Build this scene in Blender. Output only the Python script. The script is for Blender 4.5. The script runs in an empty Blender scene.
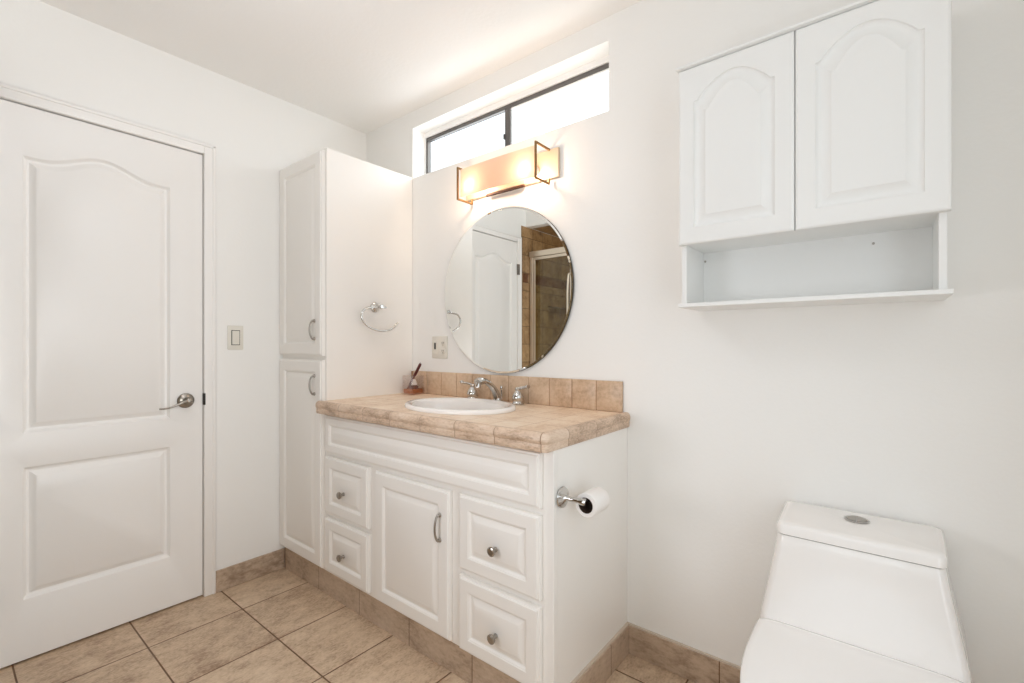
import bpy, bmesh, math
from mathutils import Vector, Matrix
PI = math.pi
scene = bpy.context.scene
COL = scene.collection

# ------------------------------------------------------------ camera
cd = bpy.data.cameras.new('camera'); cam = bpy.data.objects.new('camera', cd); COL.objects.link(cam)
cd.sensor_width = 36.0; cd.sensor_fit = 'HORIZONTAL'
cd.lens = 466.2 / 1024 * 36.0
cd.shift_y = 3.77 / 1024
cd.clip_start = 0.02
cam.location = (0, 0, 1.1554)
cam.rotation_euler = (PI / 2, 0, 0.6753)
scene.camera = cam

# ------------------------------------------------------------ world, lights, exposure
world = bpy.data.worlds.new('world'); scene.world = world; world.use_nodes = True
bgn = world.node_tree.nodes['Background']
bgn.inputs[0].default_value = (0.95, 0.98, 1.0, 1); bgn.inputs[1].default_value = 1.6
vs = scene.view_settings
vs.view_transform = 'Standard'; vs.look = 'None'; vs.gamma = 1; vs.use_curve_mapping = False
vs.exposure = -0.10
try:
    scene.cycles.max_bounces = 12; scene.cycles.diffuse_bounces = 7; scene.cycles.glossy_bounces = 6
    scene.cycles.transmission_bounces = 8; scene.cycles.transparent_max_bounces = 12
    scene.cycles.caustics_reflective = False; scene.cycles.caustics_refractive = False
    scene.cycles.sample_clamp_indirect = 4.0; scene.cycles.use_denoising = True
except Exception:
    pass

def area(name, loc, rot, sx, sy, power, col):
    l = bpy.data.lights.new(name, 'AREA'); l.shape = 'RECTANGLE'; l.size = sx; l.size_y = sy
    l.energy = power; l.color = col
    o = bpy.data.objects.new(name, l); COL.objects.link(o); o.location = loc; o.rotation_euler = rot
    return o
E_WIN, E_REAR, E_SIDE, E_FILL_HIGH, E_BULB, E_FILL_LOW = 3.8, 0.5, 7.0, 6.5, 2.1, 18.0
# daylight through the clerestory window over the vanity (pointing into the room, -y and slightly down)
area('daylight_window', (-1.43, 1.80, 2.22), (math.radians(-84), 0, 0), 1.14, 0.26, E_WIN, (0.95, 0.98, 1.0))
# fill lights outside two added, unseen windows behind and beside the camera
area('fill_light_rear', (-0.1, -1.42, 1.55), (math.radians(90), 0, 0), 0.95, 1.3, E_REAR, (0.935, 0.98, 1.05))
area('fill_light_side', (0.60, 0.40, 1.15), (math.radians(84), 0, math.radians(90)), 0.92, 1.8, E_SIDE, (0.935, 0.98, 1.05))
# added unseen fill light high in the room, without a fixture
_l = bpy.data.lights.new('fill_light_high', 'POINT'); _l.energy = E_FILL_HIGH; _l.color = (0.94, 0.98, 1.055); _l.shadow_soft_size = 0.14
_o = bpy.data.objects.new('fill_light_high', _l); COL.objects.link(_o); _o.location = (-1.25, 0.42, 2.12)
# added unseen soft fill light, hanging low left of the camera
_l = bpy.data.lights.new('fill_light_low', 'POINT'); _l.energy = E_FILL_LOW; _l.color = (0.96, 0.98, 1.04); _l.shadow_soft_size = 0.22
_o = bpy.data.objects.new('fill_light_low', _l); COL.objects.link(_o); _o.location = (-1.15, 0.05, 1.0)

# ------------------------------------------------------------ materials
def lin(c):
    return tuple(((v / 255) / 12.92 if v / 255 <= 0.04045 else ((v / 255 + 0.055) / 1.055) ** 2.4) for v in c) + (1,)

def base_mat(name, col, rough=0.5, metal=0.0, spec=0.5, coat=0.0):
    m = bpy.data.materials.new(name); m.use_nodes = True
    b = m.node_tree.nodes['Principled BSDF']
    b.inputs['Base Color'].default_value = col; b.inputs['Roughness'].default_value = rough
    b.inputs['Metallic'].default_value = metal; b.inputs['Specular IOR Level'].default_value = spec
    b.inputs['Coat Weight'].default_value = coat
    return m

class N:
    """tiny node builder"""
    def __init__(s, m): s.t = m.node_tree; s.b = s.t.nodes['Principled BSDF']
    def new(s, k, **kw):
        n = s.t.nodes.new(k)
        for a, v in kw.items(): setattr(n, a, v)
        return n
    def link(s, a, b): s.t.links.new(a, b)
    def math(s, op, a, b=None, c=None):
        n = s.new('ShaderNodeMath', operation=op)
        for i, v in enumerate((a, b, c)):
            if v is None: continue
            if isinstance(v, (int, float)): n.inputs[i].default_value = v
            else: s.link(v, n.inputs[i])
        return n.outputs[0]
    def noise(s, vec, scale, detail=3, rough=0.5):
        n = s.new('ShaderNodeTexNoise'); n.inputs['Scale'].default_value = scale
        n.inputs['Detail'].default_value = detail; n.inputs['Roughness'].default_value = rough
        s.link(vec, n.inputs['Vector']); return n.outputs['Fac']
    def mix(s, f, a, b, blend='MIX'):
        n = s.new('ShaderNodeMix', data_type='RGBA', blend_type=blend)
        for i, v in ((0, f), (6, a), (7, b)):
            if isinstance(v, (int, float, tuple)): n.inputs[i].default_value = v
            else: s.link(v, n.inputs[i])
        return n.outputs[2]
    def ramp(s, f, stops):
        n = s.new('ShaderNodeValToRGB'); cr = n.color_ramp
        cr.elements[0].position, cr.elements[0].color = stops[0]
        cr.elements[1].position, cr.elements[1].color = stops[-1]
        for p, c in stops[1:-1]:
            e = cr.elements.new(p); e.color = c
        s.link(f, n.inputs[0]); return n.outputs[0]
    def bump(s, h, strength, dist):
        n = s.new('ShaderNodeBump'); n.inputs['Strength'].default_value = strength
        n.inputs['Distance'].default_value = dist; s.link(h, n.inputs['Height'])
        s.link(n.outputs[0], s.b.inputs['Normal'])

def paint(name, col, rough=0.55, bump=0.12, scale=90):
    m = base_mat(name, col, rough); n = N(m)
    g = n.new('ShaderNodeNewGeometry'); f = n.noise(g.outputs['Position'], scale, 3)
    f2 = n.noise(g.outputs['Position'], 2.0, 2)
    n.link(n.mix(f2, tuple(v * 0.985 for v in col[:3]) + (1,), col), n.b.inputs['Base Color'])
    n.bump(f, bump, 0.004); return m

def stone_tile(name, cols, grout, axes, width=0.0045, rough=0.45, streak=None, speck=60, gbump=0.6):
    """travertine-look ceramic tile; axes = [(axis, origin, pitch), ...] in world metres"""
    m = base_mat(name, cols[1], rough); n = N(m)
    g = n.new('ShaderNodeNewGeometry'); pos = g.outputs['Position']
    sep = n.new('ShaderNodeSeparateXYZ'); n.link(pos, sep.inputs[0])
    mp = n.new('ShaderNodeMapping'); n.link(pos, mp.inputs[0])
    mp.inputs['Scale'].default_value = streak or (1, 1, 1)
    f1 = n.noise(mp.outputs[0], 9, 6, 0.7); f2 = n.noise(mp.outputs[0], speck, 4, 0.65); f3 = n.noise(pos, 2.2, 3)
    f = n.math('ADD', n.math('MULTIPLY', f1, 0.5), n.math('ADD', n.math('MULTIPLY', f2, 0.35), n.math('MULTIPLY', f3, 0.15)))
    mask = None; ids = None
    for ax, o, p in axes:
        q = n.math('DIVIDE', n.math('SUBTRACT', sep.outputs['XYZ'.index(ax)], o), p)
        fr = n.math('FRACT', q); idn = n.math('FLOOR', q)
        d = n.math('MULTIPLY', n.math('MINIMUM', fr, n.math('SUBTRACT', 1.0, fr)), p)
        mk = n.math('SMOOTH_MIN', 1.0, n.math('DIVIDE', d, width), 0.15)
        mask = mk if mask is None else n.math('MINIMUM', mask, mk)
        w = n.math('MULTIPLY', idn, 12.9898 if ids is None else 78.233)
        ids = w if ids is None else n.math('ADD', ids, w)
    if mask is None:
        col = n.ramp(f, [(0.36, cols[0]), (0.5, cols[1]), (0.64, cols[2])])
        n.link(col, n.b.inputs['Base Color']); n.bump(f2, 0.15, 0.002); return m
    rnd = n.math('FRACT', n.math('MULTIPLY', n.math('SINE', ids), 43758.5))
    f = n.math('ADD', f, n.math('MULTIPLY', n.math('SUBTRACT', rnd, 0.5), 0.07))
    col = n.ramp(f, [(0.36, cols[0]), (0.5, cols[1]), (0.64, cols[2])])
    step = n.math('GREATER_THAN', mask, 0.55)
    n.link(n.mix(step, grout, col), n.b.inputs['Base Color'])
    hh = n.math('ADD', n.math('MULTIPLY', mask, 1.0), n.math('MULTIPLY', f2, 0.12))
    n.bump(hh, gbump, 0.002)
    return m

M_wall = paint('wall_paint', lin((244, 243, 240)), 0.5, 0.10)
M_ceil = paint('ceiling_paint', lin((246, 244, 241)), 0.6, 0.15, 60)
M_trim = paint('trim_paint', lin((246, 244, 241)), 0.35, 0.02)
M_door = paint('door_paint', lin((244, 242, 239)), 0.38, 0.03)
M_cab = paint('cabinet_paint', lin((244, 241, 236)), 0.35, 0.02)
M_wcab = paint('wall_cabinet_paint', lin((238, 238, 236)), 0.4, 0.02)
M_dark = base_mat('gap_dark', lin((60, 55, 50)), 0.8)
M_porc = base_mat('porcelain', lin((244, 241, 238)), 0.09, coat=0.4)
M_seat = base_mat('seat_plastic', lin((244, 242, 240)), 0.16)
M_chrome = base_mat('chrome', lin((205, 203, 200)), 0.10, 1.0)
M_nickel = base_mat('brushed_nickel', lin((168, 162, 154)), 0.28, 1.0)
M_hinge = base_mat('aged_hinge', lin((120, 112, 104)), 0.4, 0.8)
M_bronze = base_mat('aged_brass', lin((140, 112, 76)), 0.45, 1.0)
M_satin = base_mat('satin_plate', lin((214, 194, 168)), 0.5, 0.25)  # tan base colour carries the shaded tone of the back plate
M_bar = base_mat('dark_bronze', lin((74, 42, 24)), 0.6, 0.15)
M_alu = base_mat('window_aluminium', lin((104, 100, 97)), 0.45, 0.4)
M_sham = base_mat('shower_aluminium', lin((226, 214, 196)), 0.35, 0.7)
M_plate = base_mat('switch_plastic', lin((228, 224, 214)), 0.35)
M_slot = base_mat('slot_dark', lin((42, 38, 34)), 0.6)
M_paper = paint('tissue_paper', lin((244, 240, 236)), 0.9, 0.2, 140)
M_core = paint('cardboard', lin((70, 52, 40)), 0.9, 0.1)
M_maroon = base_mat('maroon_wood', lin((92, 26, 22)), 0.4)
M_mirror = base_mat('mirror_silver', (0.90, 0.92, 0.91, 1), 0.0, 1.0)
M_caulk = base_mat('caulk', lin((206, 192, 176)), 0.6)

FC = (lin((150, 122, 98)), lin((202, 177, 150)), lin((224, 202, 176)))
GR = lin((108, 76, 48))
M_floor = stone_tile('floor_tile', FC, GR, [('X', -2.197, 0.333), ('Y', 0.186, 0.335)], 0.0048, 0.42, (2.1, 1.0, 1.0), 70, 0.8)
BC = (lin((146, 124, 104)), lin((188, 166, 144)), lin((206, 186, 166)))
M_base_x = stone_tile('baseboard_tile_x', BC, GR, [('X', -0.430, 0.333)], 0.003, 0.45, (1, 1, 2), 40)
M_base_y = stone_tile('baseboard_tile_y', BC, GR, [('Y', 0.150, 0.335)], 0.003, 0.45, (1, 1, 2), 40)
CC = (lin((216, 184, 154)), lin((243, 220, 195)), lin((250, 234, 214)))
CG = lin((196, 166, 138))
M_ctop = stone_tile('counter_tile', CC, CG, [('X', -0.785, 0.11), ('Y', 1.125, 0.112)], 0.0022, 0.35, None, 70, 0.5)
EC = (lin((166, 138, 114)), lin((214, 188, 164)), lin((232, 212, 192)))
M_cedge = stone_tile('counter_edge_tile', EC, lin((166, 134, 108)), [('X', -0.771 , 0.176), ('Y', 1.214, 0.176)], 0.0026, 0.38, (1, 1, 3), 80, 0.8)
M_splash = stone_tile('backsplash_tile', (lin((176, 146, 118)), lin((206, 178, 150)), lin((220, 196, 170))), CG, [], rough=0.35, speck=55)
M_grout = base_mat('grout', lin((166, 134, 106)), 0.9)
SC = (lin((120, 92, 62)), lin((172, 138, 98)), lin((196, 164, 122)))
M_show_yz = stone_tile('shower_tile_side', SC, lin((92, 68, 44)), [('Y', 0.075, 0.155), ('Z', 0.08, 0.155)], 0.004, 0.3, None, 30)
M_show_xz = stone_tile('shower_tile_back', SC, lin((92, 68, 44)), [('X', -2.447, 0.155), ('Z', 0.08, 0.155)], 0.004, 0.3, None, 30)
M_show_xy = stone_tile('shower_tile_flat', SC, lin((92, 68, 44)), [('X', -2.447, 0.155), ('Y', 0.0, 0.155)], 0.004, 0.3, None, 30)
M_accent = stone_tile('shower_accent_tile', (lin((70, 34, 20)), lin((128, 84, 54)), lin((200, 170, 130))), lin((70, 42, 26)), [('Y', 0.075, 0.0775), ('Z', 1.70, 0.08)], 0.004, 0.3, None, 14)

def glass_mat(name, col, transp, rough=0.02, transl=0.0, tcol=(0.95, 0.94, 0.92, 1)):
    """thin pane: transparent + gloss (+ translucent white for frosted)"""
    m = bpy.data.materials.new(name); m.use_nodes = True; t = m.node_tree; t.nodes.clear()
    out = t.nodes.new('ShaderNodeOutputMaterial')
    tr = t.nodes.new('ShaderNodeBsdfTransparent'); tr.inputs[0].default_value = col
    gl = t.nodes.new('ShaderNodeBsdfGlossy'); gl.inputs['Roughness'].default_value = rough
    tl = t.nodes.new('ShaderNodeBsdfTranslucent'); tl.inputs[0].default_value = tcol
    df = t.nodes.new('ShaderNodeBsdfDiffuse'); df.inputs[0].default_value = tuple(v * 0.93 for v in tcol[:3]) + (1,)
    m0 = t.nodes.new('ShaderNodeMixShader'); m0.inputs[0].default_value = 0.35
    t.links.new(tl.outputs[0], m0.inputs[1]); t.links.new(df.outputs[0], m0.inputs[2])
    m1 = t.nodes.new('ShaderNodeMixShader'); m1.inputs[0].default_value = transl
    t.links.new(tr.outputs[0], m1.inputs[1]); t.links.new(m0.outputs[0], m1.inputs[2])
    m2 = t.nodes.new('ShaderNodeMixShader'); m2.inputs[0].default_value = 1 - transp
    t.links.new(m1.outputs[0], m2.inputs[1]); t.links.new(gl.outputs[0], m2.inputs[2])
    t.links.new(m2.outputs[0], out.inputs[0]); return m
M_pane = glass_mat('window_glass_clear', (0.97, 0.99, 1, 1), 0.95)
M_pane_f = glass_mat('window_glass_obscure', (0.93, 0.96, 0.97, 1), 0.95, 0.3, 0.45)
M_sglass = glass_mat('shower_glass', (0.80, 0.80, 0.70, 1), 0.95, 0.02)
M_frost = glass_mat('frosted_glass', (1, 0.93, 0.84, 1), 0.96, 0.4, 0.93, (0.95, 0.80, 0.69, 1))
M_tumbler = glass_mat('clear_glass', (0.98, 0.96, 0.95, 1), 0.90, 0.02)
M_amber = glass_mat('amber_gel', (0.93, 0.50, 0.16, 1), 0.95, 0.1, 0.4, (0.9, 0.42, 0.10, 1))
M_bulb = bpy.data.materials.new('bulb_glow'); M_bulb.use_nodes = True
_b = M_bulb.node_tree.nodes['Principled BSDF']
_b.inputs['Emission Color'].default_value = (1.0, 0.80, 0.55, 1); _b.inputs['Emission Strength'].default_value = 14

# ------------------------------------------------------------ object helpers
ORIG = {}
def tag(o, label=None, cat=None, group=None, kind=None):
    if label: o['label'] = label
    if cat: o['category'] = cat
    if group: o['group'] = group
    if kind: o['kind'] = kind
    return o
def empty(name, loc, label=None, cat=None, group=None, kind=None):
    o = bpy.data.objects.new(name, None); COL.objects.link(o); o.location = loc; o.empty_display_size = 0.05
    ORIG[o.name] = Vector(loc); return tag(o, label, cat, group, kind)
def obj(name, bm, mat, parent=None, smooth=35, kind=None):
    org = ORIG.get(parent.name, Vector((0, 0, 0))) if parent else Vector((0, 0, 0))
    if parent: bmesh.ops.translate(bm, verts=bm.verts, vec=-org)
    bmesh.ops.recalc_face_normals(bm, faces=bm.faces)
    me = bpy.data.meshes.new(name); bm.to_mesh(me); bm.free()
    mats = mat if isinstance(mat, (list, tuple)) else [mat]
    for m in mats: me.materials.append(m)
    if smooth:
        for p in me.polygons: p.use_smooth = True
        me.set_sharp_from_angle(angle=math.radians(smooth))
    o = bpy.data.objects.new(name, me); COL.objects.link(o)
    if parent: o.parent = parent
    ORIG[o.name] = org
    if kind: o['kind'] = kind
    return o
def B(): return bmesh.new()
def box(bm, x0, x1, y0, y1, z0, z1, bev=0.0, seg=2, mi=0):
    r = bmesh.ops.create_cube(bm, size=1.0)['verts']
    bmesh.ops.scale(bm, verts=r, vec=(x1 - x0, y1 - y0, z1 - z0))
    bmesh.ops.translate(bm, verts=r, vec=((x0 + x1) / 2, (y0 + y1) / 2, (z0 + z1) / 2))
    fs = set(f for v in r for f in v.link_faces)
    for f in fs: f.material_index = mi
    if bev:
        es = list(set(e for v in r for e in v.link_edges))
        bmesh.ops.bevel(bm, geom=es, offset=bev, segments=seg, affect='EDGES', profile=0.5, clamp_overlap=True)
    return bm
def loops_to_mesh(bm, loops, cap0=False, cap1=False, closed=True, mi=0):
    vs_ = [[bm.verts.new(p) for p in L] for L in loops]
    n = len(vs_[0])
    for a, b in zip(vs_, vs_[1:]):
        for i in range(n if closed else n - 1):
            j = (i + 1) % n
            try: f = bm.faces.new((a[i], a[j], b[j], b[i])); f.material_index = mi
            except ValueError: pass
    if cap0: f = bm.faces.new(vs_[0]); f.material_index = mi
    if cap1: f = bm.faces.new(vs_[-1]); f.material_index = mi
    return vs_
def frame(d):
    d = Vector(d).normalized(); u = Vector((0, 0, 1)) if abs(d.z) < 0.9 else Vector((1, 0, 0))
    a = d.cross(u).normalized(); return a, a.cross(d).normalized()
def tube(bm, pts, r, n=12, cap=True, mi=0, flat=1.0):
    pts = [Vector(p) for p in pts]; rs = r if isinstance(r, (list, tuple)) else [r] * len(pts)
    loops = []; a = None
    for i, p in enumerate(pts):
        t = (pts[min(i + 1, len(pts) - 1)] - pts[max(i - 1, 0)]).normalized()
        if a is None: a, b = frame(t)
        else:
            a = (a - t * a.dot(t)).normalized(); b = a.cross(t).normalized()
        loops.append([p + (a * math.cos(2 * PI * k / n) + b * math.sin(2 * PI * k / n) * flat) * rs[i] for k in range(n)])
    loops_to_mesh(bm, loops, cap, cap, mi=mi); return bm
def lathe(bm, org, axis, prof, n=32, mi=0, cap0=True, cap1=True, sx=1.0, sy=1.0):
    """prof = [(radius, height along axis)]"""
    org = Vector(org); ax = Vector(axis).normalized()
    if abs(ax.z) > 0.99: a, b = Vector((1, 0, 0)), Vector((0, 1, 0))
    else: a, b = frame(ax)
    loops = [[org + ax * h + (a * math.cos(2 * PI * k / n) * sx + b * math.sin(2 * PI * k / n) * sy) * r for k in range(n)] for r, h in prof]
    loops_to_mesh(bm, loops, cap0, cap1, mi=mi); return bm
def spline(pts, k=8):
    pts = [Vector(p) for p in pts]; out = []
    for i in range(len(pts) - 1):
        p0 = pts[max(i - 1, 0)]; p1 = pts[i]; p2 = pts[i + 1]; p3 = pts[min(i + 2, len(pts) - 1)]
        for s in range(k):
            t = s / k
            out.append(0.5 * ((2 * p1) + (p2 - p0) * t + (2 * p0 - 5 * p1 + 4 * p2 - p3) * t * t + (3 * p1 - p0 - 3 * p2 + p3) * t ** 3))
    out.append(pts[-1]); return out

# raised-panel leaf: mp(u, v, d) maps leaf coordinates to the world, d > 0 outwards
def rect_loop(u0, u1, v0, v1, n, bump=None, rise=0.0, nside=6):
    L = []
    for i in range(n): L.append((u0 + (u1 - u0) * i / n, v0))
    for i in range(nside): L.append((u1, v0 + (v1 - v0) * i / nside))
    for i in range(n):
        s = 1 - i / n; L.append((u0 + (u1 - u0) * s, v1 + (bump(s) * rise if bump else 0)))
    for i in range(nside): L.append((u0, v1 + (v0 - v1) * i / nside))
    return L
def door_bump(s):
    t = (s - 0.10) / 0.80
    return 0.0 if t <= 0 or t >= 1 else 0.5 * (1 - math.cos(2 * PI * t))
def cab_bump(s):
    t = (s - 0.05) / 0.90
    return 0.0 if t <= 0 or t >= 1 else (math.sin(PI * t)) ** 0.85
def panel_leaf(bm, mp, u0, u1, v0, v1, th, panels, profile, rim, n=28):
    rl = [[mp(u, v, d) for u, v in rect_loop(u0 + i, u1 - i, v0 + i, v1 - i, n)] for i, d in rim]
    loops_to_mesh(bm, rl, cap0=True)
    ins, dep = rim[-1]
    U0, U1, V0, V1 = u0 + ins, u1 - ins, v0 + ins, v1 - ins
    cuts = [V0] + [(a[3] + (a[5] if a[4] else 0) + b[2]) / 2 for a, b in zip(panels, panels[1:])] + [V1]
    for k, (a0, a1, b0, b1, bmp, rise) in enumerate(panels):
        L = [[mp(u, v, dep) for u, v in rect_loop(U0, U1, cuts[k], cuts[k + 1], n)]]
        for i, d in profile:
            L.append([mp(u, v, dep + d) for u, v in rect_loop(a0 + i, a1 - i, b0 + i, b1 - i, n, bmp, rise)])
        V = loops_to_mesh(bm, L)
        last = V[-1]; ns = 6     # fill the field with strips
        bot = last[:n] + [last[n]]; top = last[n + ns:2 * n + ns] + [last[2 * n + ns]]; top = top[::-1]
        rs = last[n:n + ns] + [last[n + ns]]; ls = last[2 * n + ns:] + [last[0]]
        bm.faces.new(last)
    return bm
CABRIM = [(0.0, -0.020), (0.0, -0.009), (0.001, -0.0065), (0.004, -0.005), (0.0065, -0.0045), (0.0075, -0.0015), (0.0095, 0.0)]
CABPROF = [(0.0, 0.0), (0.001, -0.0015), (0.0045, -0.0030), (0.0085, -0.0085), (0.012, -0.0095), (0.030, -0.0015), (0.033, -0.0008)]

# ============================================================ SETTING
WL, WB, ZC = -2.447, 1.648, 2.432
WR, WF = 0.47, -1.30
SY = -0.86; SX1 = -0.78
bm = B(); box(bm, WL - 0.12, WR + 0.12, WF - 0.12, WB + 0.15, -0.08, 0.0); obj('floor', bm, M_floor, smooth=0, kind='structure')
bm = B(); box(bm, WL - 0.12, WR + 0.12, WF - 0.12, WB + 0.15, ZC, ZC + 0.08); obj('ceiling', bm, M_ceil, smooth=0, kind='structure')
# back wall with window opening
wx0, wx1, wz0, wz1 = -2.014, -0.838, 2.066, 2.340
bm = B()
box(bm, WL, wx0, WB, WB + 0.112, 0, ZC); box(bm, wx1, WR, WB, WB + 0.112, 0, ZC)
box(bm, wx0, wx1, WB, WB + 0.112, 0, wz0); box(bm, wx0, wx1, WB, WB + 0.112, wz1, ZC)
obj('wall_back', bm, M_wall, smooth=0, kind='structure')
# left wall with door opening
DY0, DY1, DZ = 0.145, 0.784, 2.030
bm = B()
box(bm, WL - 0.12, WL, DY1 + 0.006, WB + 0.14, 0, ZC); box(bm, WL - 0.12, WL, 0.088, DY0 - 0.006, 0, ZC); box(bm, WL - 0.12, WL, SY, 0.088, 2.187, ZC)
box(bm, WL - 0.12, WL, DY0 - 0.006, DY1 + 0.006, DZ + 0.006, ZC)
obj('wall_left', bm, M_wall, smooth=0, kind='structure')
# hallway side closure behind the door
bm = B(); box(bm, WL - 0.16, WL - 0.121, DY0 - 0.1, DY1 + 0.1, 0, DZ + 0.1); obj('wall_hall', bm, M_trim, smooth=0, kind='structure')
RY0, RY1, RZ0, RZ1 = -0.10, 0.90, 0.20, 2.15
bm = B(); box(bm, WR, WR + 0.12, WF, RY0, 0, ZC); box(bm, WR, WR + 0.12, RY1, WB + 0.14, 0, ZC)
box(bm, WR, WR + 0.12, RY0, RY1, 0, RZ0); box(bm, WR, WR + 0.12, RY0, RY1, RZ1, ZC)
obj('wall_right', bm, M_wall, smooth=0, kind='structure')
w3 = empty('added_window_3', (WR + 0.06, 0.40, RZ0), kind='structure')  # unseen window, added so side light reaches the door and cabinets
bm = B()
box(bm, WR + 0.05, WR + 0.09, RY0, RY1, RZ0, RZ0 + 0.04); box(bm, WR + 0.05, WR + 0.09, RY0, RY1, RZ1 - 0.04, RZ1)
for y in (RY0, 0.38, RY1 - 0.04): box(bm, WR + 0.05, WR + 0.09, y, y + 0.04, RZ0 + 0.04, RZ1 - 0.04)
obj('window_frame', bm, M_trim, w3, 0)
bm = B(); box(bm, WR + 0.068, WR + 0.072, RY0 + 0.04, RY1 - 0.04, RZ0 + 0.04, RZ1 - 0.04); obj('pane', bm, M_pane, w3, 0)
# front wall behind the camera, with a large window added to let in fill light
bm = B()
box(bm, -0.78, -0.62, WF - 0.12, WF, 0, ZC); box(bm, 0.42, WR, WF - 0.12, WF, 0, ZC)
box(bm, -0.62, 0.42, WF - 0.12, WF, 0, 0.85); box(bm, -0.62, 0.42, WF - 0.12, WF, 2.25, ZC)
obj('wall_front', bm, M_wall, smooth=0, kind='structure')
w2 = empty('added_window_2', (-0.1, WF - 0.06, 0.85), kind='structure')  # unseen window, added for fill from behind the camera
bm = B()
box(bm, -0.62, 0.42, WF - 0.09, WF - 0.05, 0.85, 0.89); box(bm, -0.62, 0.42, WF - 0.09, WF - 0.05, 2.21, 2.25)
for x in (-0.62, -0.12, 0.38): box(bm, x, x + 0.04, WF - 0.09, WF - 0.05, 0.89, 2.21)
obj('window_frame', bm, M_trim, w2, 0)
bm = B(); box(bm, -0.58, 0.38, WF - 0.072, WF - 0.068, 0.89, 2.21); obj('pane', bm, M_pane, w2, 0)

# shower alcove opposite the vanity (seen in the mirror)
bm = B()
ny0, ny1, nz0, nz1 = -0.66, -0.33, 1.10, 1.52
box(bm, WL - 0.12, WL, SY, ny0, 0, 2.187); box(bm, WL - 0.12, WL, ny1, 0.088, 0, 2.187)
box(bm, WL - 0.12, WL, ny0, ny1, 0, nz0); box(bm, WL - 0.12, WL, ny0, ny1, nz1, 2.187)
box(bm, WL - 0.12, WL - 0.09, ny0, ny1, nz0, nz1)
obj('wall_shower_side', bm, M_show_yz, smooth=0, kind='structure')
bm = B(); box(bm, WL - 0.001, WL + 0.004, SY, 0.06, 1.70, 1.78); obj('trim_1', bm, M_accent, smooth=0, kind='structure')
bm = B(); box(bm, WL - 0.12, SX1, SY - 0.12, SY, 0, ZC); obj('wall_shower_back', bm, M_show_xz, smooth=0, kind='structure')
bm = B(); box(bm, SX1, SX1 + 0.10, WF, 0.02, 0, ZC); obj('wall_partition', bm, [M_wall], smooth=0, kind='structure')
bm = B(); box(bm, WL, SX1, SY, -0.04, 2.19, 2.215); obj('ceiling_shower', bm, M_show_xy, smooth=0, kind='structure')
bm = B(); box(bm, WL, SX1, -0.06, 0.02, 2.185, ZC); obj('wall_shower_header', bm, M_wall, smooth=0, kind='structure')
bm = B(); box(bm, WL, SX1, -0.09, 0.0, 0, 0.12, 0.008); obj('trim_2', bm, M_show_xy, smooth=0, kind='structure')

# baseboards (tile)
def bb_shape(bm, x0, x1, y0, y1, h): box(bm, x0, x1, y0, y1, 0, h, 0.002, 1)
bm = B(); bb_shape(bm, -0.752, WR, WB - 0.011, WB, 0.106); obj('baseboard_back', bm, M_base_x, kind='structure')
bm = B(); bb_shape(bm, -0.761, -0.749, 1.128, WB - 0.011, 0.106); obj('baseboard_vanity', bm, M_base_y, kind='structure')
bm = B(); bb_shape(bm, WL, WL + 0.011, 0.834, 1.152, 0.100); obj('baseboard_left', bm, M_base_y, kind='structure')
bm = B(); bb_shape(bm, WR - 0.011, WR, WF, WB - 0.011, 0.106); obj('baseboard_right', bm, M_base_y, kind='structure')
# painted caulk bead on the baseboards
bm = B(); box(bm, -0.752, WR, WB - 0.009, WB, 0.106, 0.111); box(bm, -0.761, -0.752, 1.128, WB, 0.106, 0.111)
obj('trim_4', bm, M_caulk, smooth=0, kind='structure')

# door casing
bm = B()
def casing(bm, a0, a1, z0, z1, vertical=True):
    pass
for (y0, y1, z0, z1) in ((DY1 + 0.003, DY1 + 0.048, 0, DZ + 0.05), (DY0 - 0.048, DY0 - 0.003, 0, DZ + 0.05), (DY0 - 0.003, DY1 + 0.003, DZ + 0.004, DZ + 0.05)):
    box(bm, WL - 0.02, WL + 0.011, y0, y1, z0, z1, 0.003, 2)
box(bm, WL - 0.02, WL + 0.016, DY1 + 0.036, DY1 + 0.048, 0, DZ + 0.05, 0.003, 2)
box(bm, WL - 0.02, WL + 0.016, DY0 - 0.048, DY0 - 0.036, 0, DZ + 0.05, 0.003, 2)
box(bm, WL - 0.02, WL + 0.016, DY0 - 0.048, DY1 + 0.048, DZ + 0.038, DZ + 0.05, 0.003, 2)
obj('trim_3', bm, M_trim, kind='structure')
# dark jamb behind the gap
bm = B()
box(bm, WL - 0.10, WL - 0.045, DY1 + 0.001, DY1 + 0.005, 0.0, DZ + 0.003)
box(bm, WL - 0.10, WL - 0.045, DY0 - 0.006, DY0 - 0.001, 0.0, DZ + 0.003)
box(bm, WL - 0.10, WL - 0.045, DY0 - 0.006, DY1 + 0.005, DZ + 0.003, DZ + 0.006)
obj('door_stop', bm, M_dark, smooth=0, kind='structure').name = 'trim_5'
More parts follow.
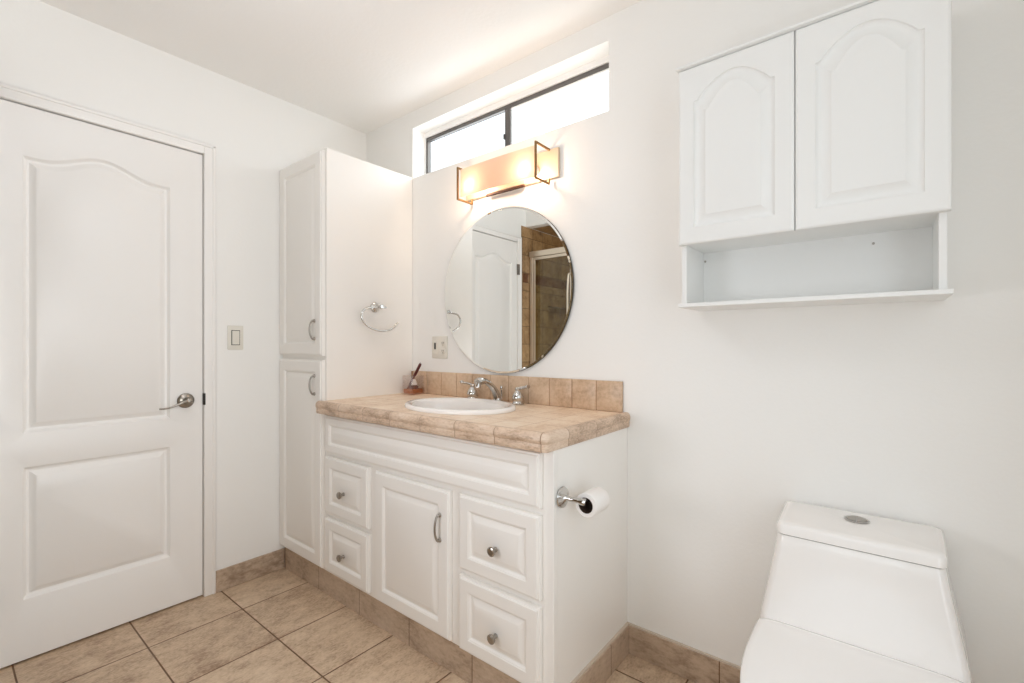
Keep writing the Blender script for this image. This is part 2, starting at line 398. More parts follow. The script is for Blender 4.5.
# the door
d1 = empty('door_1', (WL, DY0, 0), kind='structure')
mpL = lambda u, v, d: (WL + d - 0.002, u, v)
DPROF = [(0.0, 0.0), (0.003, -0.001), (0.008, -0.007), (0.012, -0.012), (0.016, -0.0135), (0.020, -0.0135), (0.036, -0.003), (0.040, -0.0012)]
bm = B()
panel_leaf(bm, mpL, DY0, DY1, 0.008, DZ, 0.035, [(0.208, 0.662, 0.225, 0.712, None, 0), (0.208, 0.662, 0.832, 1.850, door_bump, 0.052)], DPROF,
           [(0, -0.036), (0, -0.002), (0.002, 0)])
obj('door_leaf', bm, M_door, d1, 28)
hy, hz = 0.716, 0.908
bm = B()
lathe(bm, (WL - 0.002, hy, hz), (1, 0, 0), [(0.0325, 0), (0.0335, 0.003), (0.033, 0.006), (0.029, 0.010), (0.022, 0.013), (0.016, 0.016), (0.013, 0.022), (0.012, 0.045), (0.014, 0.050), (0.013, 0.056), (0.006, 0.060)])
h = obj('handle', bm, M_nickel, d1)
bm = B(); P = spline([(WL + 0.048, hy, hz), (WL + 0.052, hy - 0.02, hz - 0.001), (WL + 0.054, hy - 0.05, hz - 0.013), (WL + 0.054, hy - 0.08, hz - 0.022), (WL + 0.054, hy - 0.110, hz - 0.023)])
tube(bm, P, [0.010 - 0.0055 * min(1, i / (len(P) * 0.6)) for i in range(len(P))], 12, flat=0.8)
obj('lever', bm, M_nickel, h)
bm = B(); box(bm, WL - 0.006, WL + 0.0125, DY1 + 0.0005, DY1 + 0.007, 0.882, 0.935, 0.001, 1); obj('strike_plate', bm, M_slot, d1)
for zh in (0.25, 0.90, 1.80):
    bm = B(); lathe(bm, (WL + 0.004, DY0 - 0.0015, zh - 0.045), (0, 0, 1), [(0.0055, 0), (0.0055, 0.09)], 12)
    box(bm, WL + 0.0105, WL + 0.0130, DY0 - 0.021, DY0 - 0.0035, zh - 0.045, zh + 0.045)
    obj('hinge', bm, M_hinge, d1)

# window over the vanity
w1 = empty('window_1', (-1.43, 1.735, wz0), kind='structure')
FY = 1.735
bm = B()
box(bm, wx0, wx1, FY - 0.006, FY + 0.022, 2.312, 2.345); box(bm, wx0, wx0 + 0.010, FY - 0.006, FY + 0.022, wz0, 2.312)
obj('inner_trim', bm, M_trim, w1, 0)
bm = B()
box(bm, wx0 + 0.010, wx1, FY, FY + 0.022, 2.293, 2.312, 0.0015, 1)
box(bm, wx0 + 0.010, wx0 + 0.024, FY, FY + 0.022, wz0, 2.293); box(bm, wx1 - 0.014, wx1, FY, FY + 0.022, wz0, 2.293)
box(bm, wx0 + 0.010, wx1, FY, FY + 0.022, wz0, wz0 + 0.018)
obj('window_frame', bm, M_alu, w1, 0)
bm = B()
box(bm, -1.436, -1.418, FY + 0.002, FY + 0.021, wz0 + 0.018, 2.293, 0.0015, 1)
box(bm, -1.416, -1.398, FY - 0.004, FY + 0.016, wz0 + 0.018, 2.293, 0.0015, 1)
obj('meeting_stile', bm, M_alu, w1, 0)
bm = B(); box(bm, -1.398, wx1 - 0.012, FY + 0.002, FY + 0.010, 2.283, 2.290); obj('sash_rail', bm, M_trim, w1, 0)
bm = B(); box(bm, -1.441, -1.434, FY - 0.004, FY + 0.004, 2.150, 2.175, 0.001, 1); obj('latch', bm, M_alu, w1, 0)
bm = B(); box(bm, wx0 + 0.024, -1.436, FY + 0.014, FY + 0.018, wz0 + 0.018, 2.293); obj('pane', bm, M_pane, w1, 0)
bm = B(); box(bm, -1.398, wx1 - 0.014, FY + 0.006, FY + 0.010, wz0 + 0.018, 2.293); obj('pane', bm, M_pane_f, w1, 0)

# ============================================================ TALL CABINET
TX = -2.016; VF = 1.1257; BF = VF + 0.021
tc = empty('tall_cabinet', ((WL + TX) / 2, 1.4, 0), 'tall narrow white linen cabinet built into the corner, two stacked doors', 'cabinet')
bm = B(); box(bm, WL + 0.001, TX, BF, WB - 0.001, 0.112, 2.070, 0.0015, 1); obj('body', bm, M_cab, tc)
mpV = lambda yf: (lambda u, v, d: (u, yf - d, v))
def arc_pull(name, x, zc, L, parent, yf):
    bm = B()
    P = spline([(x, yf, zc + L / 2), (x, yf - 0.012, zc + L / 2 - 0.001), (x - 0.0, yf - 0.021, zc + L * 0.27), (x, yf - 0.024, zc), (x, yf - 0.021, zc - L * 0.27), (x, yf - 0.012, zc - L / 2 + 0.001), (x, yf, zc - L / 2)])
    tube(bm, P, [0.0055 if (i < 7 or i > len(P) - 8) else 0.0042 for i in range(len(P))], 10)
    for s in (-1, 1): lathe(bm, (x, yf + 0.001, zc + s * L / 2), (0, -1, 0), [(0.0085, 0), (0.0085, 0.003), (0.006, 0.006)], 16)
    return obj(name, bm, M_nickel, parent)
for (z0, z1, hz_, ) in ((0.125, 1.0865, 0.970), (1.106, 2.060, 1.228)):
    bm = B(); u0, u1 = WL + 0.003, TX - 0.013
    panel_leaf(bm, mpV(VF), u0, u1, z0, z1, 0.02, [(u0 + 0.055, u1 - 0.055, z0 + 0.055, z1 - 0.055, None, 0)], CABPROF, CABRIM)
    dr = obj('door', bm, M_cab, tc, 28)
    arc_pull('handle', -2.086, hz_, 0.084, dr, VF - 0.0005)
bm = B(); box(bm, WL + 0.012, TX + 0.0, VF + 0.026, VF + 0.035, 0, 0.1118); obj('toe_kick', bm, M_base_x, tc, 0)

# ============================================================ VANITY
VX = -0.761
vc = empty('vanity_cabinet', ((TX + VX) / 2, 1.4, 0), 'white bathroom vanity cabinet with raised panel drawers and a centre door', 'cabinet')
bm = B()
box(bm, TX + 0.001, VX, BF, BF + 0.018, 0.112, 0.846, 0.0012, 1)
box(bm, VX - 0.018, VX, BF + 0.018, WB - 0.001, 0.0, 0.846); box(bm, TX + 0.001, TX + 0.018, BF + 0.018, WB - 0.001, 0.112, 0.846)
box(bm, TX + 0.018, VX - 0.018, BF + 0.018, WB - 0.001, 0.112, 0.130)
box(bm, TX + 0.018, VX - 0.018, WB - 0.015, WB - 0.001, 0.130, 0.846)
obj('body', bm, M_cab, vc)
def front(name, u0, u1, z0, z1, m, parent):
    bm = B(); panel_leaf(bm, mpV(VF), u0, u1, z0, z1, 0.02, [(u0 + m, u1 - m, z0 + m, z1 - m, None, 0)], CABPROF, CABRIM)
    return obj(name, bm, M_cab, parent, 28)
front('false_drawer_front', -2.000, -0.800, 0.668, 0.834, 0.036, vc)
def knob(x, z, parent):
    bm = B(); lathe(bm, (x, VF - 0.0, z), (0, -1, 0), [(0.008, 0), (0.007, 0.004), (0.0055, 0.010), (0.007, 0.014), (0.0135, 0.018), (0.0155, 0.022), (0.015, 0.026), (0.011, 0.0285), (0.0095, 0.0278), (0.004, 0.0285)], 28)
    return obj('knob', bm, M_nickel, parent)
for (u0, u1, z0, z1) in ((-2.003, -1.666, 0.394, 0.650), (-2.003, -1.666, 0.130, 0.372), (-1.138, -0.801, 0.394, 0.648), (-1.138, -0.801, 0.120, 0.372)):
    d = front('drawer', u0, u1, z0, z1, 0.046, vc)
    knob((u0 + u1) / 2 + (-0.005 if u0 < -1.5 else 0.002) , (z0 + z1) / 2 - 0.015, d)
d = front('door', -1.617, -1.184, 0.124, 0.646, 0.052, vc)
arc_pull('handle', -1.228, 0.512, 0.088, d, VF - 0.0005)
bm = B(); box(bm, TX + 0.001, VX - 0.019, VF + 0.026, VF + 0.035, 0, 0.1118); obj('toe_kick', bm, M_base_x, vc, 0)

# ------------------------------------------------------------ countertop with sink cut-out
CT = 0.900; CX1 = -0.752; CY0 = 1.095
SCX, SCY, SA, SB = -1.370, 1.362, 0.258, 0.190
ct = empty('countertop', ((TX + CX1) / 2, 1.38, 0.847), 'beige stone-look tiled vanity countertop with rounded edge and short backsplash', 'countertop')
bm = B(); x0, x1, y0, y1 = TX + 0.001, CX1 - 0.026, CY0 + 0.026, WB - 0.001
NN = 96; inner = []; outer = []
for k in range(NN):
    a = 2 * PI * k / NN; c, s = math.cos(a), math.sin(a)
    inner.append((SCX + (SA - 0.03) * c, SCY + (SB - 0.03) * s))
    t = min(((x1 - SCX) / c if c > 1e-9 else (x0 - SCX) / c if c < -1e-9 else 1e9), ((y1 - SCY) / s if s > 1e-9 else (y0 - SCY) / s if s < -1e-9 else 1e9))
    outer.append([SCX + c * t, SCY + s * t])
for (cx, cy) in ((x0, y0), (x0, y1), (x1, y0), (x1, y1)):
    k = min(range(NN), key=lambda k: (outer[k][0] - cx) ** 2 + (outer[k][1] - cy) ** 2); outer[k] = [cx, cy]
z0, z1 = 0.850, CT
loops_to_mesh(bm, [[(x, y, z0) for x, y in inner], [(x, y, z0) for x, y in outer], [(x, y, z1) for x, y in outer], [(x, y, z1) for x, y in inner], [(x, y, z0) for x, y in inner]])
obj('top', bm, M_ctop, ct, 30)
# edge: profile swept along front and right side, rounded corner
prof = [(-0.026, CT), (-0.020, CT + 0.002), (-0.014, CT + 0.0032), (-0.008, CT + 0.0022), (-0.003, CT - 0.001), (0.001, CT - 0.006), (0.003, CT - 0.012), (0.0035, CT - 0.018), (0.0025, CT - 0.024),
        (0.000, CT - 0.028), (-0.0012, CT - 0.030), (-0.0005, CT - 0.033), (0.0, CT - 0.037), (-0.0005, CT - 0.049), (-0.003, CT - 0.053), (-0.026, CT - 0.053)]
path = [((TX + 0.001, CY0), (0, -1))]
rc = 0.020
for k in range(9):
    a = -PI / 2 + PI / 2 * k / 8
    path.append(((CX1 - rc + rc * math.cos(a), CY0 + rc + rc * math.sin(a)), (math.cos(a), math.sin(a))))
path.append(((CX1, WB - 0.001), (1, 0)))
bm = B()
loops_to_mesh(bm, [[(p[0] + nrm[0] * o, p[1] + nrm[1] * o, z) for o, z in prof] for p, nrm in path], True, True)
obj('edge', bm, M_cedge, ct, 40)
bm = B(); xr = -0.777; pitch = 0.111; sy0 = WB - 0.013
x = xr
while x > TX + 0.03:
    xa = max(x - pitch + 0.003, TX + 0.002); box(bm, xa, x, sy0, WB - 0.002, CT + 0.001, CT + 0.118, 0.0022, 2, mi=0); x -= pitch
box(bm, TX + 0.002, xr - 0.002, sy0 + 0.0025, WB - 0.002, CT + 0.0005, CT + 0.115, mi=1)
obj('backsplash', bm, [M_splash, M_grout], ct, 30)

# ------------------------------------------------------------ sink
sk = empty('sink', (SCX, SCY, CT), 'oval white drop-in basin set in the tiled counter', 'sink')
bm = B()
prf = [(1.0, 0.0008), (1.003, 0.006), (0.995, 0.012), (0.975, 0.0165), (0.94, 0.0175), (0.90, 0.0165), (0.865, 0.013), (0.845, 0.006), (0.83, -0.008), (0.80, -0.040), (0.73, -0.080), (0.60, -0.115), (0.40, -0.137), (0.20, -0.145), (0.085, -0.147)]
NN = 72
def sl(f, h, ins=0.0): return [(SCX + (SA * f - ins) * math.cos(2 * PI * k / NN), SCY - (0.0 if f > 0.86 else 0.012) + (SB * f - ins) * math.sin(2 * PI * k / NN), CT + h) for k in range(NN)]
L = [sl(f, h) for f, h in prf]
under = [sl(0.105, -0.155), sl(0.62, -0.125), sl(0.815, -0.045), sl(0.86, -0.004), sl(0.86, 0.0012)]
loops_to_mesh(bm, L[::-1] and (L + under + [L[0]]))
obj('basin', bm, M_porc, sk, 50)
bm = B(); lathe(bm, (SCX, SCY - 0.012, CT - 0.1565), (0, 0, 1), [(0.022, 0), (0.026, 0.0105), (0.024, 0.0125), (0.014, 0.0125), (0.012, 0.0155), (0.004, 0.0165)], 28); obj('drain', bm, M_chrome, sk)

# ------------------------------------------------------------ faucet (widespread)
fy = 1.584
fc = empty('faucet', (SCX, fy, CT), 'chrome widespread faucet with curved spout and two lever handles behind the basin', 'faucet')
fx = -1.352
bm = B()
z = CT + 0.001
lathe(bm, (fx, fy, z), (0, 0, 1), [(0.025, 0), (0.026, 0.004), (0.022, 0.009), (0.019, 0.014), (0.018, 0.022), (0.0165, 0.030), (0.010, 0.036)], 28)
P = spline([(fx, fy, z + 0.02), (fx, fy - 0.018, z + 0.050), (fx, fy - 0.042, z + 0.076), (fx, fy - 0.072, z + 0.094), (fx, fy - 0.102, z + 0.101), (fx, fy - 0.132, z + 0.097)])
tube(bm, P, [0.0185 - 0.0055 * min(1, i / 18) + 0.0045 * max(0, min(1, (i - 28) / 8)) for i in range(len(P))], 16, flat=1.0)
tube(bm, [(fx, fy - 0.122, z + 0.094), (fx, fy - 0.128, z + 0.080), (fx, fy - 0.129, z + 0.074)], [0.012, 0.0125, 0.0115], 16)
obj('spout', bm, M_chrome, fc, 45)
bm = B(); tube(bm, [(fx, fy + 0.028, z), (fx, fy + 0.028, z + 0.055)], 0.003, 10); lathe(bm, (fx, fy + 0.028, z + 0.053), (0, 0, 1), [(0.003, 0), (0.006, 0.006), (0.0065, 0.012), (0.004, 0.018)], 16)
obj('lift_rod', bm, M_chrome, fc)
for s, hx in ((-1, -1.506), (1, -1.236)):
    bm = B()
    lathe(bm, (hx, fy, z), (0, 0, 1), [(0.027, 0), (0.028, 0.004), (0.023, 0.009), (0.021, 0.014), (0.0245, 0.022), (0.0255, 0.031), (0.022, 0.042), (0.015, 0.052), (0.011, 0.059), (0.0125, 0.063), (0.0125, 0.069), (0.007, 0.074)], 28)
    hd = obj('handle', bm, M_chrome, fc)
    bm = B(); P = spline([(hx - s * 0.004, fy, z + 0.066), (hx + s * 0.020, fy - 0.004, z + 0.073), (hx + s * 0.045, fy - 0.008, z + 0.076), (hx + s * 0.064, fy - 0.010, z + 0.081)])
    tube(bm, P, [0.0078 + (0.0025 if i > len(P) - 7 else 0) for i in range(len(P))], 12, flat=0.85)
    obj('lever', bm, M_chrome, hd)

# ------------------------------------------------------------ tumbler with sticks
gx, gy, gw = -1.930, 1.582, 0.041
tb = empty('glass_holder', (gx, gy, CT), 'small square clear glass with amber gel in the back corner of the counter', 'glass')
bm = B(); z = CT + 0.001
def sq(h, w, r=0.006):
    pts = []
    for cx, cy, a0 in ((1, 1, 0), (-1, 1, 90), (-1, -1, 180), (1, -1, 270)):
        for k in range(5):
            a = math.radians(a0 + 90 * k / 4); pts.append((gx + cx * (w - r) + r * math.cos(a), gy + cy * (w - r) + r * math.sin(a), z + h))
    return pts
loops_to_mesh(bm, [sq(0.006, gw - 0.004), sq(0.095, gw - 0.003), sq(0.096, gw), sq(0.0, gw)], True, True); obj('glass', bm, M_tumbler, tb, 40)
bm = B(); loops_to_mesh(bm, [sq(0.0065, gw - 0.005), sq(0.026, gw - 0.005)], True, True); obj('gel', bm, M_amber, tb, 40)
bm = B(); lathe(bm, (gx + 0.008, gy, z + 0.0265), (0, 0, 1), [(0.022, 0), (0.022, 0.012), (0.016, 0.016), (0.015, 0.020)], 6)
sd = obj('stone_cluster', bm, M_maroon, tb); sd['label'] = 'maroon stones lying on the gel'
bm = B(); lathe(bm, (gx + 0.008, gy, z + 0.0472), (0, 0, 1), [(0.016, 0), (0.0155, 0.004), (0.010, 0.018), (0.006, 0.030)], 20)
c = obj('wax_cone', bm, M_paper, tb); c['label'] = 'small white cone'
for k, (dx, dy, lx) in enumerate(((0.0, -0.010, 0.0), (0.006, 0.004, 0.010))):
    bm = B(); a = Vector((gx - 0.028 + dx, gy - 0.016 - dy, z + 0.028)); b = Vector((gx + 0.040 + lx, gy + 0.01 - dy, z + 0.158 + 0.006 * k))
    tube(bm, [a, a.lerp(b, 0.5), a.lerp(b, 0.55), a.lerp(b, 0.93), b], [0.0034, 0.0034, 0.0046, 0.0046, 0.002], 10)
    o = obj('cosmetic_brush', bm, M_maroon)
    tag(o, 'dark red slim stick leaning in the small square glass on the counter', 'stick', 'sticks in the square glass')

# ------------------------------------------------------------ mirror
MX, MZ, MR = -1.370, 1.405, 0.378
mr = empty('mirror', (MX, WB, MZ - MR), 'round frameless mirror hanging on the wall above the sink', 'mirror')
bm = B(); lathe(bm, (MX, WB, MZ), (0, -1, 0), [(0.30, 0.001), (0.30, 0.007), (MR + 0.0012, 0.007), (MR + 0.0012, 0.0105)], 128); obj('backing', bm, M_dark, mr)
bm = B(); n = 160
bmy = [(MR - 0.002, 0.010), (MR, 0.011), (MR, 0.0125), (MR - 0.008, 0.0134), (MR - 0.0082, 0.0135)]
lathe(bm, (MX, WB, MZ), (0, -1, 0), bmy, n)
for f in bm.faces:
    f.smooth = False
obj('glass', bm, M_mirror, mr, 2)

# ------------------------------------------------------------ vanity light
LX0, LX1, LZ0, LZ1 = -1.552, -1.106, 1.831, 1.984
LYF = 1.530
lt = empty('vanity_light', ((LX0 + LX1) / 2, WB, 1.90), 'two-lamp wall light with frosted glass and brass brackets above the round mirror', 'wall light')
bm = B(); box(bm, LX0 - 0.045, LX1 + 0.045, WB - 0.014, WB - 0.001, 1.858, 1.982, 0.002, 1); obj('back_plate', bm, M_satin, lt)
bm = B(); box(bm, -1.458, -1.232, WB - 0.022, WB - 0.014, 1.862, 1.960, 0.002, 1); obj('canopy', bm, M_satin, lt)
bm = B(); box(bm, -1.456, -1.236, WB - 0.028, WB - 0.014, 1.850, 1.858, 0.001, 1); obj('bottom_bar', bm, M_bar, lt)
t_ = 0.0080
for x in (LX0, LX1):
    bm = B()
    box(bm, x - t_ / 2, x + t_ / 2, LYF, LYF + t_, LZ0, LZ1, 0.0008, 1)
    box(bm, x - t_ / 2, x + t_ / 2, LYF + t_, WB - 0.001 if False else WB - 0.0145, LZ0, LZ0 + t_, 0.0008, 1)
    box(bm, x - t_ / 2, x + t_ / 2, LYF + t_, WB - 0.0145, LZ1 - t_, LZ1, 0.0008, 1)
    box(bm, x - t_ / 2, x + t_ / 2, WB - 0.024, WB - 0.0145, LZ0 + t_, LZ0 + 0.026, 0.0008, 1)
    obj('bracket', bm, M_bronze, lt)
# bowed frosted glass held between the brackets
bm = B(); L = []
K = 24
def gy_(s): return LYF + 0.012 + 0.0 * s
outer = []; inner = []
for k in range(K + 1):
    s = -1 + 2 * k / K; x = (LX0 + LX1) / 2 + s * (LX1 - LX0 - 0.012) / 2
    y = LYF + 0.010 + 0.006 * s * s
    outer.append((x, y)); inner.append((x, y + 0.005))
ring = outer + inner[::-1]
loops_to_mesh(bm, [[(x, y, LZ0 + 0.016) for x, y in ring], [(x, y, LZ1 - 0.010) for x, y in ring]], True, True)
obj('glass_shade', bm, M_frost, lt, 40)
for x in (-1.490, -1.175):
    bm = B(); lathe(bm, (x, WB - 0.0135, 1.905), (0, -1, 0), [(0.017, 0), (0.017, 0.022), (0.013, 0.024)], 20); s_ = obj('socket', bm, M_trim, lt)
    bm = B(); lathe(bm, (x, WB - 0.038, 1.905), (0, -1, 0), [(0.008, 0), (0.012, 0.006), (0.014, 0.016), (0.014, 0.030), (0.009, 0.040), (0.003, 0.042)], 20); obj('bulb', bm, M_bulb, s_)
    pl = bpy.data.lights.new('bulb_light', 'POINT'); pl.energy = E_BULB; pl.color = (1.0, 0.72, 0.52); pl.shadow_soft_size = 0.02
    po = bpy.data.objects.new('bulb_light', pl); COL.objects.link(po); po.location = (x, WB - 0.088, 1.890)

# ------------------------------------------------------------ towel ring (on the cabinet side)
tr = empty('towel_ring', (TX, 1.41, 1.345), 'chrome open towel ring on the side of the tall cabinet', 'towel ring')
bm = B(); lathe(bm, (TX, 1.405, 1.347), (1, 0, 0), [(0.025, 0), (0.026, 0.004), (0.024, 0.008), (0.014, 0.012), (0.010, 0.018), (0.009, 0.048), (0.012, 0.052), (0.012, 0.062), (0.008, 0.065)], 28); obj('mount', bm, M_chrome, tr)
rp = [(1.441, 1.346), (1.400, 1.345), (1.360, 1.342), (1.330, 1.337), (1.308, 1.321), (1.300, 1.296), (1.312, 1.268), (1.342, 1.245), (1.382, 1.231), (1.423, 1.227), (1.460, 1.234), (1.490, 1.249), (1.515, 1.271)]
bm = B(); P = spline([(-1.970, y, z) for y, z in rp]); tube(bm, P, 0.0050, 12); obj('ring', bm, M_chrome, tr, 60)

# ------------------------------------------------------------ outlet + switch plates
ou = empty('outlet', (-1.793, WB, 1.145), 'cream two-gang plate with outlet and switch on the wall left of the mirror', 'outlet')
bm = B(); box(bm, -1.852, -1.736, WB - 0.006, WB - 0.0005, 1.088, 1.202, 0.003, 2); obj('plate', bm, M_plate, ou)
bm = B()
box(bm, -1.839, -1.809, WB - 0.0085, WB - 0.006, 1.112, 1.178, 0.001, 1)
so = obj('rocker_switch', bm, M_plate, ou)
bm = B(); box(bm, -1.829, -1.819, WB - 0.0120, WB - 0.0085, 1.135, 1.168, 0.001, 1); obj('toggle', bm, M_slot, so)
for zc in (1.165, 1.125):
    bm = B()
    lathe(bm, (-1.765, WB - 0.006, zc), (0, -1, 0), [(0.0165, 0), (0.0165, 0.002), (0.015, 0.003)], 24)
    for dx in (-0.006, 0.006): box(bm, -1.765 + dx - 0.0012, -1.765 + dx + 0.0012, WB - 0.0096, WB - 0.009, zc - 0.002, zc + 0.008, mi=1)
    box(bm, -1.7675, -1.7625, WB - 0.0096, WB - 0.009, zc - 0.010, zc - 0.006, mi=1)
    obj('receptacle', bm, [M_plate, M_slot], ou)
sw = empty('light_switch', (WL, 0.920, 1.19), 'cream rocker light switch on the wall between door and tall cabinet', 'light switch')
bm = B(); box(bm, WL + 0.0005, WL + 0.006, 0.885, 0.955, 1.134, 1.250, 0.003, 2); obj('plate', bm, M_plate, sw)
bm = B(); box(bm, WL + 0.006, WL + 0.0065, 0.901, 0.939, 1.156, 1.228)
g_ = obj('rocker_gap', bm, M_slot, sw)
bm = B(); box(bm, WL + 0.0065, WL + 0.0105, 0.904, 0.936, 1.159, 1.225, 0.0015, 2); obj('rocker', bm, M_plate, sw)

# ------------------------------------------------------------ toilet paper holder + roll
hz0 = 0.699
th_ = empty('toilet_paper_holder', (VX, 1.188, hz0), 'chrome single-arm paper holder on the side of the vanity', 'paper holder')
bm = B(); lathe(bm, (VX, 1.188, hz0), (1, 0, 0), [(0.031, 0), (0.032, 0.004), (0.030, 0.008), (0.022, 0.011), (0.013, 0.014), (0.008, 0.020), (0.0065, 0.050), (0.0075, 0.060), (0.010, 0.068), (0.010, 0.078), (0.006, 0.083)], 32); obj('post', bm, M_chrome, th_)
bm = B(); tube(bm, [(-0.688, 1.190, hz0), (-0.688, 1.200, hz0), (-0.688, 1.299, hz0), (-0.688, 1.305, hz0)], [0.009, 0.0072, 0.0072, 0.005], 16)
lathe(bm, (-0.688, 1.297, hz0), (0, 1, 0), [(0.0073, 0), (0.0115, 0.004), (0.012, 0.008), (0.008, 0.011)], 20)
obj('arm', bm, M_chrome, th_)
rl = empty('toilet_paper_roll', (-0.688, 1.26, hz0 - 0.046), 'white toilet paper roll hanging on the chrome arm beside the vanity', 'toilet paper')
zc = hz0 - 0.0150
bm = B(); lathe(bm, (-0.688, 1.206, zc), (0, 1, 0), [(0.0232, 0.0), (0.0345, 0.0), (0.0355, 0.002), (0.0355, 0.082), (0.0345, 0.084), (0.0232, 0.084), (0.0232, 0.0)], 48, cap0=False, cap1=False); obj('paper', bm, M_paper, rl)
bm = B(); lathe(bm, (-0.688, 1.205, zc), (0, 1, 0), [(0.0220, 0.0), (0.0232, 0.0), (0.0232, 0.085), (0.0220, 0.085), (0.0220, 0.0)], 48, cap0=False, cap1=False); obj('core', bm, M_core, rl)

# ============================================================ WALL CABINET over the toilet
KX0, KX1, KF = -0.4995, 0.1175, 1.445
KB = KF + 0.020
wc = empty('wall_cabinet', ((KX0 + KX1) / 2, WB, 1.272), 'white wall cabinet above the toilet with two arched doors and an open shelf', 'cabinet')
bm = B()
box(bm, KX0 + 0.004, KX1 - 0.006, KB, WB - 0.001, 1.466, 2.000, 0.001, 1)
box(bm, KX0 + 0.004, KX0 + 0.019, KB, WB - 0.001, 1.2835, 1.466, 0.001, 1)
box(bm, KX1 - 0.021, KX1 - 0.006, KB, WB - 0.001, 1.2835, 1.466, 0.001, 1)
box(bm, KX0 + 0.019, KX1 - 0.021, WB - 0.010, WB - 0.001, 1.2835, 1.466)
obj('body', bm, M_wcab, wc)
bm = B(); box(bm, KX0, KX1 + 0.003, KF - 0.002, WB - 0.001, 1.272, 1.2835, 0.0012, 1); obj('shelf', bm, M_wcab, wc)
bm = B(); crp = [(0.0, 2.0005), (0.006, 2.002), (0.009, 2.006), (0.009, 2.009), (-0.02, 2.009), (-0.02, 2.0005)]
cpath = [((KX0 + 0.002, WB - 0.001), (-1, 0)), ((KX0 + 0.002, KF), (-1, -1)), ((KX1 - 0.002, KF), (1, -1)), ((KX1 - 0.002, WB - 0.001), (1, 0))]
loops_to_mesh(bm, [[(p[0] + nr[0] * o, p[1] + nr[1] * o, z) for o, z in crp] for p, nr in cpath], True, True); obj('crown', bm, M_wcab, wc, 20)
WPROF = [(0.0, 0.0), (0.0015, -0.0045), (0.005, -0.0075), (0.010, -0.0095), (0.014, -0.0095), (0.032, -0.0022), (0.034, -0.0004), (0.037, 0.0)]
WRIM = [(0.0, -0.019), (0.0, -0.006), (0.001, -0.003), (0.004, -0.0008), (0.007, 0.0)]
for (u0, u1) in ((KX0, -0.1905), (-0.1885, KX1)):
    bm = B()
    panel_leaf(bm, mpV(KF), u0, u1, 1.463, 1.999, 0.019, [(u0 + 0.046, u1 - 0.046, 1.512, 1.893, cab_bump, 0.062)], WPROF, WRIM, 36)
    obj('door', bm, M_wcab, wc, 25)
for x, z in ((-0.475, 1.438), (-0.026, 1.438)):
    bm = B(); lathe(bm, (x, WB - 0.010, z), (0, -1, 0), [(0.0035, 0), (0.0035, 0.001), (0.002, 0.0016)], 12); obj('screw', bm, M_nickel, wc)

# ============================================================ TOILET
TC = -0.060
to = empty('toilet', (TC, 1.3, 0), 'white one-piece toilet with closed lid against the back wall', 'toilet')
def dshape(cy0, cy1, hw, z, nf=2.3, nb=5.0, mid=0.5, n=64, cx=TC):
    """plan outline: y from cy0 (front) to cy1 (back), half-width hw"""
    ym = cy0 + (cy1 - cy0) * mid; pts = []
    for k in range(n):
        a = 2 * PI * k / n; c, s = math.cos(a), math.sin(a)
        e = nf if s < 0 else nb; ly = (ym - cy0) if s < 0 else (cy1 - ym)
        ee = e if s < 0 else nb
        pts.append((cx + hw * math.copysign(abs(c) ** (2 / ee), c), ym + ly * math.copysign(abs(s) ** (2 / ee), s), z))
    return pts
def rrect(y0, y1, hw, z, rad=0.018, cx=TC, k=6):
    pts = []
    for sx, sy, a0 in ((1, 1, 0), (-1, 1, 90), (-1, -1, 180), (1, -1, 270)):
        for i in range(k + 1):
            a = math.radians(a0 + 90 * i / k)
            x = sx * (hw - rad) + rad * math.cos(a); y = (y1 - rad if sy > 0 else y0 + rad) + rad * math.sin(a)
            pts.append((cx + x * (1 + 0.26 * (y - y0)), y, z))
    return pts
bm = B()   # tank and skirted pedestal in one
S = []
for z, f, b, hw, e in ((0.34, 1.395, 1.625, 0.203, 7), (0.40, 1.402, 1.628, 0.206, 8), (0.44, 1.408, 1.630, 0.202, 9), (0.50, 1.411, 1.630, 0.190, 10), (0.57, 1.413, 1.630, 0.1775, 11), (0.62, 1.414, 1.630, 0.169, 11), (0.6505, 1.4145, 1.630, 0.1640, 11), (0.6525, 1.416, 1.629, 0.162, 11)):
    S.append(rrect(f, b, hw + 0.002, z))
loops_to_mesh(bm, S, True, True); obj('tank', bm, M_porc, to, 40)
bm = B()
S = [rrect(1.4130, 1.631, 0.1655, 0.6548), rrect(1.4105, 1.633, 0.1680, 0.6570), rrect(1.4105, 1.633, 0.1680, 0.6760), rrect(1.4130, 1.632, 0.1660, 0.6815, 0.017), rrect(1.4180, 1.630, 0.1625, 0.6848, 0.015), rrect(1.4260, 1.624, 0.1560, 0.6862, 0.012)]
loops_to_mesh(bm, S, True, True); obj('tank_lid', bm, M_porc, to, 40)
bm = B(); loops_to_mesh(bm, [rrect(1.4165, 1.628, 0.1630, 0.6510), rrect(1.4165, 1.628, 0.1630, 0.6545)], True, True)
obj('lid_seam_shade', bm, M_alu, to, 40)  # grey filler that stands in for the shading of the lid seam
bm = B()
S = [dshape(1.02, 1.60, 0.125, 0.0, 3, 5), dshape(1.015, 1.60, 0.128, 0.02, 3, 5), dshape(1.01, 1.60, 0.128, 0.10, 2.8, 5), dshape(0.98, 1.60, 0.145, 0.22, 2.5, 5), dshape(0.945, 1.60, 0.175, 0.33, 2.4, 5), dshape(0.932, 1.60, 0.188, 0.375, 2.4, 5), dshape(0.935, 1.60, 0.186, 0.388, 2.4, 5)]
loops_to_mesh(bm, S, True, True); obj('bowl', bm, M_porc, to, 50)
bm = B()
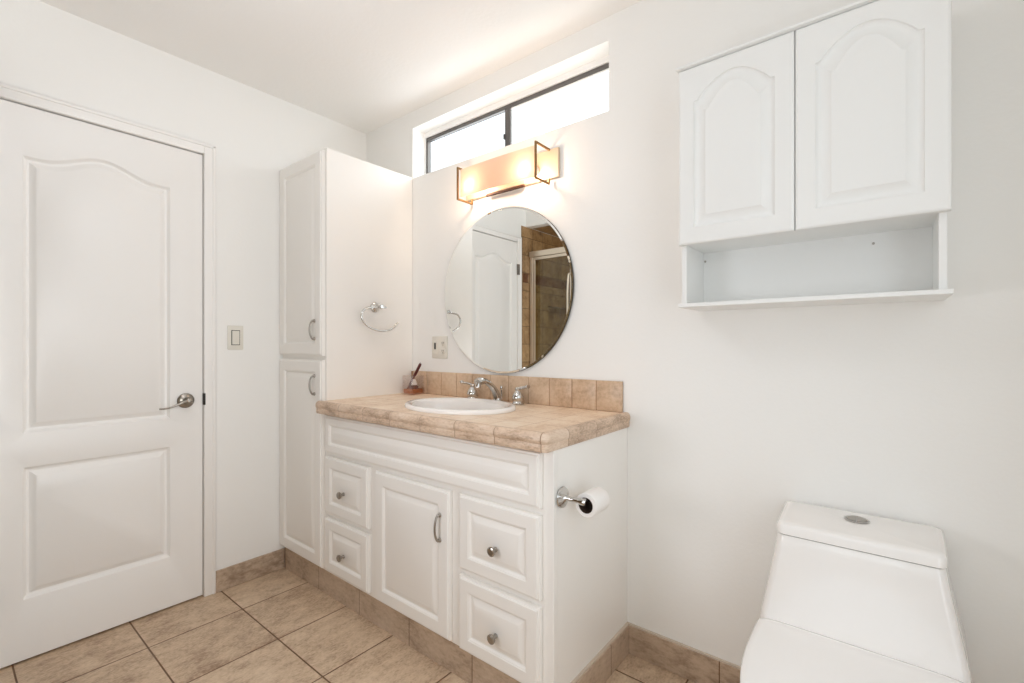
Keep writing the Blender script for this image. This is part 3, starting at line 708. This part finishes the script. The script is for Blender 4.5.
S = [dshape(0.930, 1.400, 0.201, 0.390, 2.6, 9, .85), dshape(0.927, 1.402, 0.205, 0.393, 2.6, 9, .85), dshape(0.927, 1.402, 0.205, 0.402, 2.6, 9, .85), dshape(0.930, 1.400, 0.202, 0.405, 2.6, 9, .85)]
loops_to_mesh(bm, S, True, True); obj('seat', bm, M_seat, to, 50)
bm = B()
S = [dshape(0.928, 1.405, 0.204, 0.4075, 2.6, 9, .85), dshape(0.925, 1.408, 0.207, 0.410, 2.6, 9, .85), dshape(0.925, 1.408, 0.207, 0.421, 2.6, 9, .85), dshape(0.929, 1.405, 0.203, 0.4255, 2.6, 9, .85), dshape(0.945, 1.395, 0.190, 0.4280, 2.6, 9, .85), dshape(1.02, 1.36, 0.13, 0.4295, 2.6, 9, .8), dshape(1.12, 1.26, 0.04, 0.430, 2.6, 9, .7)]
loops_to_mesh(bm, S, True, True); obj('seat_lid', bm, M_seat, to, 50)
bm = B(); BX, BY = TC, 1.555
lathe(bm, (BX, BY, 0.6855), (0, 0, 1), [(0.027, 0), (0.0285, 0.0030), (0.026, 0.0042), (0.0245, 0.003), (0.0245, 0.0005)], 40, cap1=True); fb = obj('flush_button', bm, M_chrome, to)
for s in (-1, 1):
    bm = B(); pts = []
    for k in range(17):
        a = -PI / 2 + PI * k / 16
        pts.append((0.0225 * math.cos(a), 0.0225 * math.sin(a)))
    lo = [(BX + s * (0.0012 + x * 0.93), BY + y, 0.6862) for x, y in pts]; hi = [(x, y, 0.6900) for x, y, z in lo]
    loops_to_mesh(bm, [lo, hi], True, True); obj('button_half', bm, M_nickel, fb)

# ============================================================ SHOWER DOOR (seen in the mirror)
sh = empty('shower_door', (-1.6, -0.04, 0.12), 'framed glass shower door seen in the round mirror', 'shower door')
bm = B(); box(bm, WL + 0.006, SX1 - 0.002, -0.068, -0.020, 1.925, 1.975, 0.003, 1); obj('header', bm, M_sham, sh)
bm = B(); box(bm, WL + 0.006, SX1 - 0.002, -0.064, -0.024, 0.1205, 0.150, 0.003, 1); obj('bottom_track', bm, M_sham, sh)
for x in (WL + 0.006, SX1 - 0.032):
    bm = B(); box(bm, x, x + 0.030, -0.060, -0.028, 0.150, 1.925, 0.003, 1); obj('jamb', bm, M_sham, sh)
for (xa, xb, yy) in ((WL + 0.040, -2.010, -0.036), (-2.035, SX1 - 0.034, -0.054)):
    bm = B()
    for x in (xa, xb - 0.022): box(bm, x, x + 0.022, yy - 0.007, yy + 0.007, 0.152, 1.922, 0.002, 1)
    box(bm, xa + 0.022, xb - 0.022, yy - 0.007, yy + 0.007, 0.152, 0.175); box(bm, xa + 0.022, xb - 0.022, yy - 0.007, yy + 0.007, 1.900, 1.922)
    p = obj('door_panel', bm, M_sham, sh)
    bm = B(); box(bm, xa + 0.020, xb - 0.020, yy - 0.002, yy + 0.002, 0.172, 1.903); obj('pane', bm, M_sglass, p, 0)
bm = B(); P = spline([(-2.022, -0.029, 1.74), (-2.022, 0.005, 1.73), (-2.022, 0.020, 1.60), (-2.022, 0.022, 1.45), (-2.022, 0.020, 1.30), (-2.022, 0.005, 1.17), (-2.022, -0.029, 1.16)]); tube(bm, P, 0.008, 12)
obj('handle', bm, M_sham, sh, 60)
